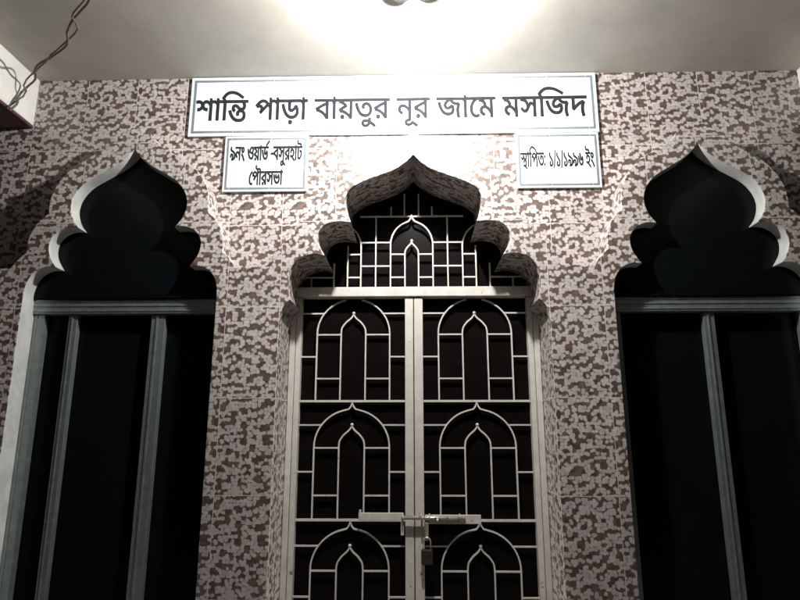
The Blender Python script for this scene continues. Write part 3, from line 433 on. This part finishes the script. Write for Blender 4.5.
TEXT = {'main':[(48,0),(54,677),(492,943),(357,1209),(40,2230),(54,2946),(68,3212),(54,3924),(42,4490),(54,5086),(70,5352),(35,5978),(57,6685),(46,6685),(39,7581),(58,8185),(46,8185),(27,9081),(54,9998),(61,10264),(44,10610),(44,11532),(50,12154),(493,12836),(27,13102),(37,14019)],'ward':[(84,0),(39,592),(6,1196),(18,1934),(70,2672),(54,3298),(32,3564),(131,4276),('-',4596),(42,4866),(50,5462),(57,6144),(46,6144),(51,6740),(54,7270),(30,7536)],'town':[(450,0),(40,346),(67,1062),(46,1328),(50,1924),(43,2606),(54,3327)],'date':[(437,0),(54,721),(492,987),(40,1253),(35,1969),(':',2716),(76,3196),('/',3808),(76,4038),('/',4650),(76,4880),(84,5472),(84,6064),(81,6656),(10,7548),(6,8078)]}
TEXTW = {'main': 14622, 'ward': 8103, 'town': 3593, 'date': 8516}
# ------------------------------------------------------------- front wall
wall = thing('front_wall', (0, 0, 0), 'long wall clad in brown and pale mottled glazed tiles with three cusped arch openings', 'wall')
core = fill([[(-3.2, -0.05), (-3.2, CEIL), (3.2, CEIL), (3.2, -0.05)], DOOR, WINL, WINR], REC, 0.32)
metre_uv(core, lambda x: (x-.657)*COLW/.259 + COLW*20, 0.028)
front = fill([outer, DOOR, WINL, WINR], 0.0, REC, 0.003)
metre_uv(front, lambda x: x-.602 + COLW*20)
def reveal_slots(me):
    for p in me.polygons:
        c = p.center
        if abs(p.normal.y) < 0.6:
            for cx in (-WX, WX):
                if abs(c.x-cx) < .46 and c.z > .4:
                    d = min(seg_dist((c.x, c.z), a, b) for a, b in zip(WINL[:-1], WINL[1:])) if cx < 0 else min(seg_dist((c.x, c.z), a, b) for a, b in zip(WINR[:-1], WINR[1:]))
                    if d < 0.012: p.material_index = 1
link('recessed_tile_field', core, [TILE, REVEAL], wall); reveal_slots(core)
link('raised_arch_surround', front, [TILE, REVEAL], wall); reveal_slots(front)

# ------------------------------------------------------------- porch: floor, ground, ceiling, beams
tag(MB().box(-3.2, 3.2, -4.2, 0.31, -0.10, 0.012).build('floor', FLOORM), kind='structure')
tag(MB().box(-150, 150, -150, 150, -0.35, -0.22).build('ground', EARTH), kind='structure')
tag(MB().box(-3.2, 3.2, -3.4, 0.5, CEIL, CEIL+0.15).build('ceiling', CEILM), kind='structure')
hall = MB()
hall.box(-3.2, 3.2, 6.0, 6.15, -0.1, CEIL); hall.box(-3.35, -3.2, 0.32, 6.0, -0.1, CEIL); hall.box(3.2, 3.35, 0.32, 6.0, -0.1, CEIL)
hall.box(-3.2, 3.2, 0.5, 6.0, CEIL, CEIL+0.15)
tag(hall.build('hall_walls', PLASTER), kind='structure')
tag(MB().box(-3.2, 3.2, 0.32, 6.0, -0.10, 0.010).build('hall_floor', FLOORM), kind='structure')
for s, lb in ((-1, 'pale plaster ceiling beam with maroon underside, in the corner beside the hanging wire'),
              (1, 'pale plaster ceiling beam, only its edge seen beyond the right window')):
    b = thing('ceiling_beam', (s*2.2, 0, 3.016), lb, 'beam', 'beams under the porch ceiling')
    x0, x1 = sorted((s*1.935, s*2.37))
    MB().box(x0, x1, -3.4, REC-0.001, 3.030, CEIL-0.001, 0.004).build('beam_body', PLASTER, b)
    MB().box(x0+.003, x1-.003, -3.38, REC-0.001, 3.016, 3.030).build('beam_underside', MAROON, b)

# ------------------------------------------------------------- windows
def window(cx, mullions, label):
    w = thing('arched_window', (cx, 0.10, 0.45), label, 'window', 'arched windows beside the gate')
    half = [(max(0, a-0.001), b) for a, b in WIN_HALF]
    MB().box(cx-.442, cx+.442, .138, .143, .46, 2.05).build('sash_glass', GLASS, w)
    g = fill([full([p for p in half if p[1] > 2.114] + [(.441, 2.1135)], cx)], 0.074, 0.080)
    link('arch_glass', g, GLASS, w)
    L, R = cx-.443, cx+.443
    fr = MB(); y0, y1 = .098, .134
    fr.box(L, L+.052, y0, y1, .45, 2.040, .002)
    fr.box(L+.010, L+.018, y0-.004, y0+.004, .45, 2.038)
    fr.box(R-.028, R, y0, y1, .45, 2.040, .002)
    fr.box(L+.052, R-.028, y0, y1, .45, .50, .002)
    fr.build('window_frame', ALU, w)
    t = MB().box(L, R, .086, y1, 2.042, 2.112, .003)
    for z in (2.056, 2.080, 2.100): t.box(L+.001, R-.001, .083, .088, z-.0035, z+.0035, .001)
    t.build('transom', ALU, w)
    for a, b in mullions:
        m = MB().box(a, b, .100, .133, .50, 2.040, .002)
        m.box(a+.35*(b-a), a+.50*(b-a), .096, .102, .50, 2.040, .0008)
        m.build('mullion', ALU, w)
    return w
window(-WX, [(-1.612, -1.572), (-1.222, -1.158)], 'dark arched window with two upright bars, left of the gate')
window(WX, [(1.318, 1.368)], 'dark arched window with one upright bar, right of the gate')

# ------------------------------------------------------------- gate
gate = thing('entrance_gate', (0, 0.27, 0.012), 'double cream metal gate with arch pattern grille in the middle of the tiled wall', 'gate')
for a, b in ((-.600, -.574), (.574, .600)):
    MB().box(a, b, .235, .295, .012, 2.150, .002).build('frame_post', CREAM, gate)
MB().box(-.600, .600, .232, .297, 2.152, 2.200, .003).build('lintel_bar', CREAM, gate)
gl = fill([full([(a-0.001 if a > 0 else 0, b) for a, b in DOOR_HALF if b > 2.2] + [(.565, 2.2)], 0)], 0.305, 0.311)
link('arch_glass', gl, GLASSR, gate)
RY0, RY1, RW = .264, .275, .0068
def arc_path(cx, z0, hw, zs, zt, fin, n=14):
    """outer arch of a motif: leg, shoulder, rounded head, pointed finial; returns the left-to-right path"""
    left = []
    for k in range(n+1):
        t = math.pi/2*k/n
        left.append((hw*math.cos(t), zs+(zt-zs)*math.sin(t)))
    left = [p for p in left if p[0] > 0.032] + [(.016, zt+.002), (.006, zt+(fin-zt)*.45), (0, fin)]
    left = [(hw, z0)] + left
    return [(cx-a, b) for a, b in left] + [(cx+a, b) for a, b in left[::-1][1:]]
def lancet(cx, z0, hw, zs, za, n=8):
    q = smooth_path([(hw, zs), (hw*.93, zs+(za-zs)*.30), (hw*.62, zs+(za-zs)*.58), (hw*.22, zs+(za-zs)*.80), (0, za)], 4)
    q = [(hw, z0)] + q
    return [(cx-a, b) for a, b in q] + [(cx+a, b) for a, b in q[::-1][1:]]
def ball(m, x, z, r=.008):
    bmesh.ops.create_uvsphere(m.bm, u_segments=10, v_segments=8, radius=r)
    # move the newest verts
    vs = list(m.bm.verts)[-(10*7+2):]
    for v in vs: v.co += Vector((x, (RY0+RY1)/2, z))
def clip_top(path, zmax):
    return [p for p in path if p[1] <= zmax]
def motif(x0, x1, cx, z0, top, parent):
    m = MB()
    zt = z0+.497; fin = z0+.531
    path = arc_path(cx, z0, .177, z0+.325, zt, fin)
    e = .0006
    if top < z0+.53:      # the highest panel is cut off by the lintel
        n = len(path)//2
        m.strip([p for p in path[:n+1] if p[1] <= top], RW, RY0, RY1)
        m.strip([p for p in path[n:] if p[1] <= top], RW, RY0, RY1)
    else:
        m.strip(path, RW, RY0, RY1)
    m.strip(lancet(cx, z0, .060, z0+.325, z0+.420), RW, RY0+e, RY1-e)
    ball(m, cx, z0+.426)
    for s in (-1, 1):
        for h in (.107, .320):
            m.strip([(cx+s*.177, z0+h), (cx+s*.060, z0+h)], RW, RY0+2*e, RY1-2*e)
        # distance of the head at height .425
        hh = .177*math.sqrt(max(0, 1-((.425-.325)/(.172))**2))
        edge = x0 if s < 0 else x1
        m.strip([(cx+s*.177, z0+.212), (edge, z0+.212)], RW, RY0+2*e, RY1-2*e)
        m.strip([(cx+s*hh, z0+.425), (edge, z0+.425)], RW, RY0+2*e, RY1-2*e)
    m.build('grille_panel', CREAM, parent)
def leaf(s):
    lf = bpy.data.objects.new('gate_leaf', None); C.objects.link(lf); lf.parent = gate; lf.location = (s*.29, 0, 0)
    off = -.002
    a, b = (off+.002, off+.044) if s > 0 else (off-.042, off-.002)
    MB().box(a, b, .242, .288, .02, 2.148, .0025).build('stile', CREAM, lf)
    c, d = (.547, .572) if s > 0 else (-.572, -.547)
    MB().box(c, d, .244, .288, .02, 2.148, .002).build('stile', CREAM, lf)
    x0, x1 = (b, c) if s > 0 else (d, a)
    cx = (x0+x1)/2
    MB().box(x0, x1, .25, .285, .02, .041, .002).build('rail', CREAM, lf)
    for z in (1.649, 1.113, .577):
        MB().strip([(x0, z), (x1, z)], .010, RY0-.001, RY1+.001).build('rail', CREAM, lf)
    for z0, top in ((1.649, 2.146), (1.113, 9), (.577, 9), (.041, 9)):
        motif(x0, x1, cx, z0, top, lf)
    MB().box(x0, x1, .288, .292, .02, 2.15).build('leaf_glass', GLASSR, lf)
leaf(-1); leaf(1)

# fan of bars in the arch over the lintel
def inside(p, ct):
    r = False
    for i in range(len(ct)):
        (x1, y1), (x2, y2) = ct[i-1], ct[i]
        if (y1 > p[1]) != (y2 > p[1]) and p[0] < (x2-x1)*(p[1]-y1)/(y2-y1)+x1: r = not r
    return r
def up_to_arch(x, z0):
    z = z0
    while inside((x, z), DOOR) and z < 3: z += .004
    return z
tr = MB(); z0 = 2.200; CXG = -.010
def vb(x, a, b, w=RW): tr.strip([(x, a), (x, b)], w, RY0+.0005, RY1-.0005)
def hb(a, b, z): tr.strip([(a, z), (b, z)], RW, RY0+.001, RY1-.001)
tr.strip(arc_path(CXG, z0, .106, 2.425, 2.548, 2.582), RW, RY0, RY1)
tr.strip(lancet(CXG, z0, .034, 2.376, 2.440), RW, RY0+.0003, RY1-.0003)
ball(tr, CXG, 2.447)
for s in (-1, 1):
    vb(CXG+s*.180, z0, 2.575)
    side = CXG+s*.254
    tr.strip([(side, z0), (side, 2.425), (side+s*.006, 2.455), (side+s*.022, 2.49), (side+s*.05, 2.52), (side+s*.09, 2.54)], RW, RY0, RY1)
    vb(CXG+s*.320, z0, 2.42); vb(CXG+s*.388, z0, 2.33); vb(CXG+s*.50, z0, 2.26)
    hb(CXG+s*.106, side, 2.438); hb(CXG+s*.106, side, 2.315)
    hb(CXG+s*.034, CXG+s*.106, 2.376); hb(CXG+s*.034, CXG+s*.106, 2.257)
    hb(side, CXG+s*.320, 2.376); hb(side, CXG+s*.320, 2.257)
    hb(CXG+s*.388, CXG+s*.56, 2.257)
    for dx, t in ((.036, 2.697), (.104, 2.628)):
        tr.strip([(CXG+s*dx, 2.577), (CXG+s*dx, t-.02), (CXG+s*dx, t)], .007, RY0+.0005, RY1-.0005)
hb(CXG-.262, CXG+.262, 2.577)
tr.build('arch_grille', CREAM, gate)

# sliding bolt
lt = bpy.data.objects.new('sliding_bolt', None); C.objects.link(lt); lt.parent = gate; lt.location = (0, -.04, 1.12)
MB().box(-.255, -.050, .226, .236, 1.117, 1.150, .002).box(-.252, -.243, .222, .240, 1.117, 1.162, .001).build('bolt_plate', CREAM, lt)
MB().box(.045, .296, .226, .236, 1.103, 1.142, .002).build('bolt_plate', CREAM, lt)
MB().tube([(-.062, .218, 1.131), (.225, .218, 1.127)], .0085, 12).tube([(.10, .218, 1.129), (.10, .200, 1.118)], .006, 10).build('bolt_rod', STEEL, lt, True)
for x in (-.055, .030, .065, .20):
    MB().tube([(x, .236, 1.116), (x, .214, 1.113), (x, .204, 1.128), (x, .214, 1.146), (x, .236, 1.143)], .0042, 8).build('bolt_bracket', STEEL, lt, True)
MB().box(-.064, -.050, .222, .240, 1.055, 1.112, .001).build('hasp', CREAM, lt)
MB().box(.042, .060, .214, .240, 1.035, 1.110, .002).build('hasp', STEEL, lt)
pad = thing('padlock', (.052, .215, .985), 'small dark padlock hanging from the bolt where the gate leaves meet', 'padlock')
bd = MB().box(.026, .078, .203, .225, .935, 1.000, .006)
bd.build('padlock_body', LOCKM, pad)
sh = [(.036, .214, .998), (.036, .214, 1.030)] + [(.052+.016*math.cos(t), .214, 1.030+.018*math.sin(t)) for t in [math.pi - math.pi*i/8 for i in range(1, 8)]] + [(.068, .214, 1.030), (.068, .214, .998)]
MB().tube(sh, .0035, 8).build('padlock_shackle', STEEL, pad, True)

# ------------------------------------------------------------- sign boards
SY = .116
JOINT = simple('pale_board_joint', (.62, .62, .60), .7, spec=.2)
def lettering(key, x0, x1, zbase, ztop, yf, name, parent, bold=0.0):
    """Written characters as thin raised shapes from x0 to x1; ztop is the height of the head line (622 font units)."""
    w = TEXTW[key]; sx = (x1-x0)/w; sz = (ztop-zbase)/622.0
    bm = bmesh.new()
    for n, (gi, off) in enumerate(TEXT[key]):
        cts = [[(x0+(p[0]+off)*sx, zbase+p[1]*sz) for p in c][::-1] for c in GLYPHS[gi]]
        polys = list(cts)
        if bold:
            for c in cts:
                for i in range(len(c)):
                    a, b = Vector(c[i-1]), Vector(c[i]); d = b-a
                    if d.length < 1e-6: continue
                    d.normalize(); m = Vector((d.y, -d.x))*bold; e = d*bold*.6
                    polys.append([tuple(a-e+m), tuple(b+e+m), tuple(b+e-m), tuple(a-e-m)])
        V, E, W = [], [], []
        for k, c in enumerate(polys):
            s = len(V); V += [Vector(p) for p in c]; E += [(s+i, s+(i+1) % len(c)) for i in range(len(c))]
            for i in range(len(c)): W.append((*c[i-1], *c[i], 0 if k < len(cts) else k))
        rv, re_, rf, *_ = delaunay_2d_cdt(V, E, [], 0, 1e-7)
        A = np.array(W); cen = np.array([[sum(rv[i].x for i in f)/len(f), sum(rv[i].y for i in f)/len(f)] for f in rf])
        X, Z = cen[:, :1], cen[:, 1:]
        with np.errstate(all='ignore'):
            xi = A[:, 0] + (Z-A[:, 1])*(A[:, 2]-A[:, 0])/(A[:, 3]-A[:, 1])
        up = (A[:, 1] <= Z) & (A[:, 3] > Z) & (xi > X); dn = (A[:, 3] <= Z) & (A[:, 1] > Z) & (xi > X)
        cnt = up.astype(int) - dn.astype(int)
        keep = cnt[:, A[:, 4] == 0].sum(1) != 0
        st = A[:, 4] != 0
        if st.any():
            q4 = cnt[:, st].reshape(len(cen), -1, 4).sum(2)
            keep |= (q4 != 0).any(1)
        y = yf - .0007 - .00004*(n % 7)
        vs = [bm.verts.new((v.x, y, v.y)) for v in rv]
        for f, kf in zip(rf, keep):
            if kf:
                try: bm.faces.new([vs[i] for i in f][::-1])
                except ValueError: pass
    bmesh.ops.delete(bm, geom=[v for v in bm.verts if not v.link_faces], context='VERTS')
    for f in bm.faces:
        f.normal_update()
        if f.normal.y > 0: f.normal_flip()
    ex = bmesh.ops.extrude_face_region(bm, geom=list(bm.faces), use_keep_orig=True)
    for v in [g for g in ex['geom'] if isinstance(g, bmesh.types.BMVert)]: v.co.y = yf - .0001
    bmesh.ops.recalc_face_normals(bm, faces=bm.faces)
    me = bpy.data.meshes.new(name); bm.to_mesh(me); bm.free()
    return link(name, me, INK, parent)
def frame_board(x0, x1, z0, z1, label, inset, bw, ibot=None):
    t = thing('sign_board', ((x0+x1)/2, .12, z0), label, 'sign', 'white sign boards above the arches')
    MB().box(x0, x1, SY, REC-.001, z0, z1, .0015).build('board', BOARD, t)
    b = MB(); i = inset; ib = inset if ibot is None else ibot
    b.box(x0+i, x1-i, SY-.0008, SY+.0002, z1-i-bw, z1-i); b.box(x0+i, x1-i, SY-.0008, SY+.0002, z0+ib, z0+ib+bw)
    b.box(x0+i, x0+i+bw, SY-.0008, SY+.0002, z0+ib+bw, z1-i-bw); b.box(x1-i-bw, x1-i, SY-.0008, SY+.0002, z0+ib+bw, z1-i-bw)
    b.build('border', BORDER, t)
    jx = -.905
    while jx < x1-.02:
        if jx > x0+.02:
            MB().box(jx-.0007, jx+.0007, SY-.0011, SY+.0002, z0+.002, z0+.036).build('board_joint', JOINT, t); MB().box(jx-.0007, jx+.0007, SY-.0011, SY+.0002, z1-.036, z1-.002).build('board_joint', JOINT, t)
        jx += .1975
    return t
mb = frame_board(-1.1328, 0.922, 2.9548, 3.2828, 'long white board with a single line of large black Bengali lettering, just under the ceiling', .016, .012)
lettering('main', -1.0982, 0.867, 3.0424, 3.1514, SY, 'lettering', mb, .0030)
wb = frame_board(-0.9393, -0.5216, 2.6563, 2.9517, 'small white board with two lines of black Bengali lettering, above the left window', .010, .011)
lettering('ward', -0.9097, -0.5512, 2.8213, 2.8937, SY, 'lettering', wb, .0021)
lettering('town', -0.8099, -0.6438, 2.691, 2.7612, SY, 'lettering', wb, .0021)
db = frame_board(0.5063, 0.9138, 2.6614, 2.9517, 'small white board with one line of black date lettering, above the right window', .010, .011)
lettering('date', 0.5287, 0.8853, 2.7714, 2.8448, SY, 'lettering', db, .0015)

# ------------------------------------------------------------- lamp
lamp = thing('ceiling_lamp', (0, -.56, CEIL), 'glaring bare bulb on a dark holder at the middle of the ceiling', 'lamp')
h = MB()
h.lathe([(.046, CEIL-.001), (.046, CEIL-.030), (.040, CEIL-.040)], -.046, -.488)
h.lathe([(.043, CEIL-.001), (.043, CEIL-.028), (.037, CEIL-.038)], .046, -.491)
h.build('mounting_block', BAKE, lamp)
MB().tube([(0, -.56, CEIL-.035), (0, -.572, CEIL-.050), (0, -.585, CEIL-.062)], [.020, .018, .017], 16).build('bulb_holder', BAKE, lamp, True)
bm = MB()
bmesh.ops.create_uvsphere(bm.bm, u_segments=24, v_segments=16, radius=.030)
for v in bm.bm.verts: v.co += Vector(BULB)
bm.build('bulb', BULBM, lamp, True)

# ------------------------------------------------------------- old wire across the ceiling corner
random.seed(3)
base = [(-.75, -1.12, 3.235), (-1.10, -.77, 3.20), (-1.30, -.56, 3.215), (-1.43, -.44, 3.20), (-1.52, -.31, 3.21), (-1.66, -.21, 3.19), (-1.77, -.13, 3.20), (-1.86, -.05, 3.17), (-1.895, -.035, 3.11), (-1.905, -.06, 3.05), (-1.908, -.09, 2.99)]
wr = MB()
for s in range(2):
    P = smooth_path(base, 5)
    Q = []
    for i, p in enumerate(P):
        a = i*.55 + s*math.pi; k = .011 + .012*abs(math.sin(i*.21+s))
        Q.append((p[0]+k*math.cos(a)+random.uniform(-.003, .003), p[1]+k*.6*math.sin(a), min(CEIL-.004, p[2]+k*.8*math.sin(a+.6))))
    wr.tube(Q, .0042 if s else .0054, 6)
tag(wr.build('electric_wire', WIREM, None, True), 'pair of loosely twisted brown wires crossing the ceiling corner to the left beam', 'wire')
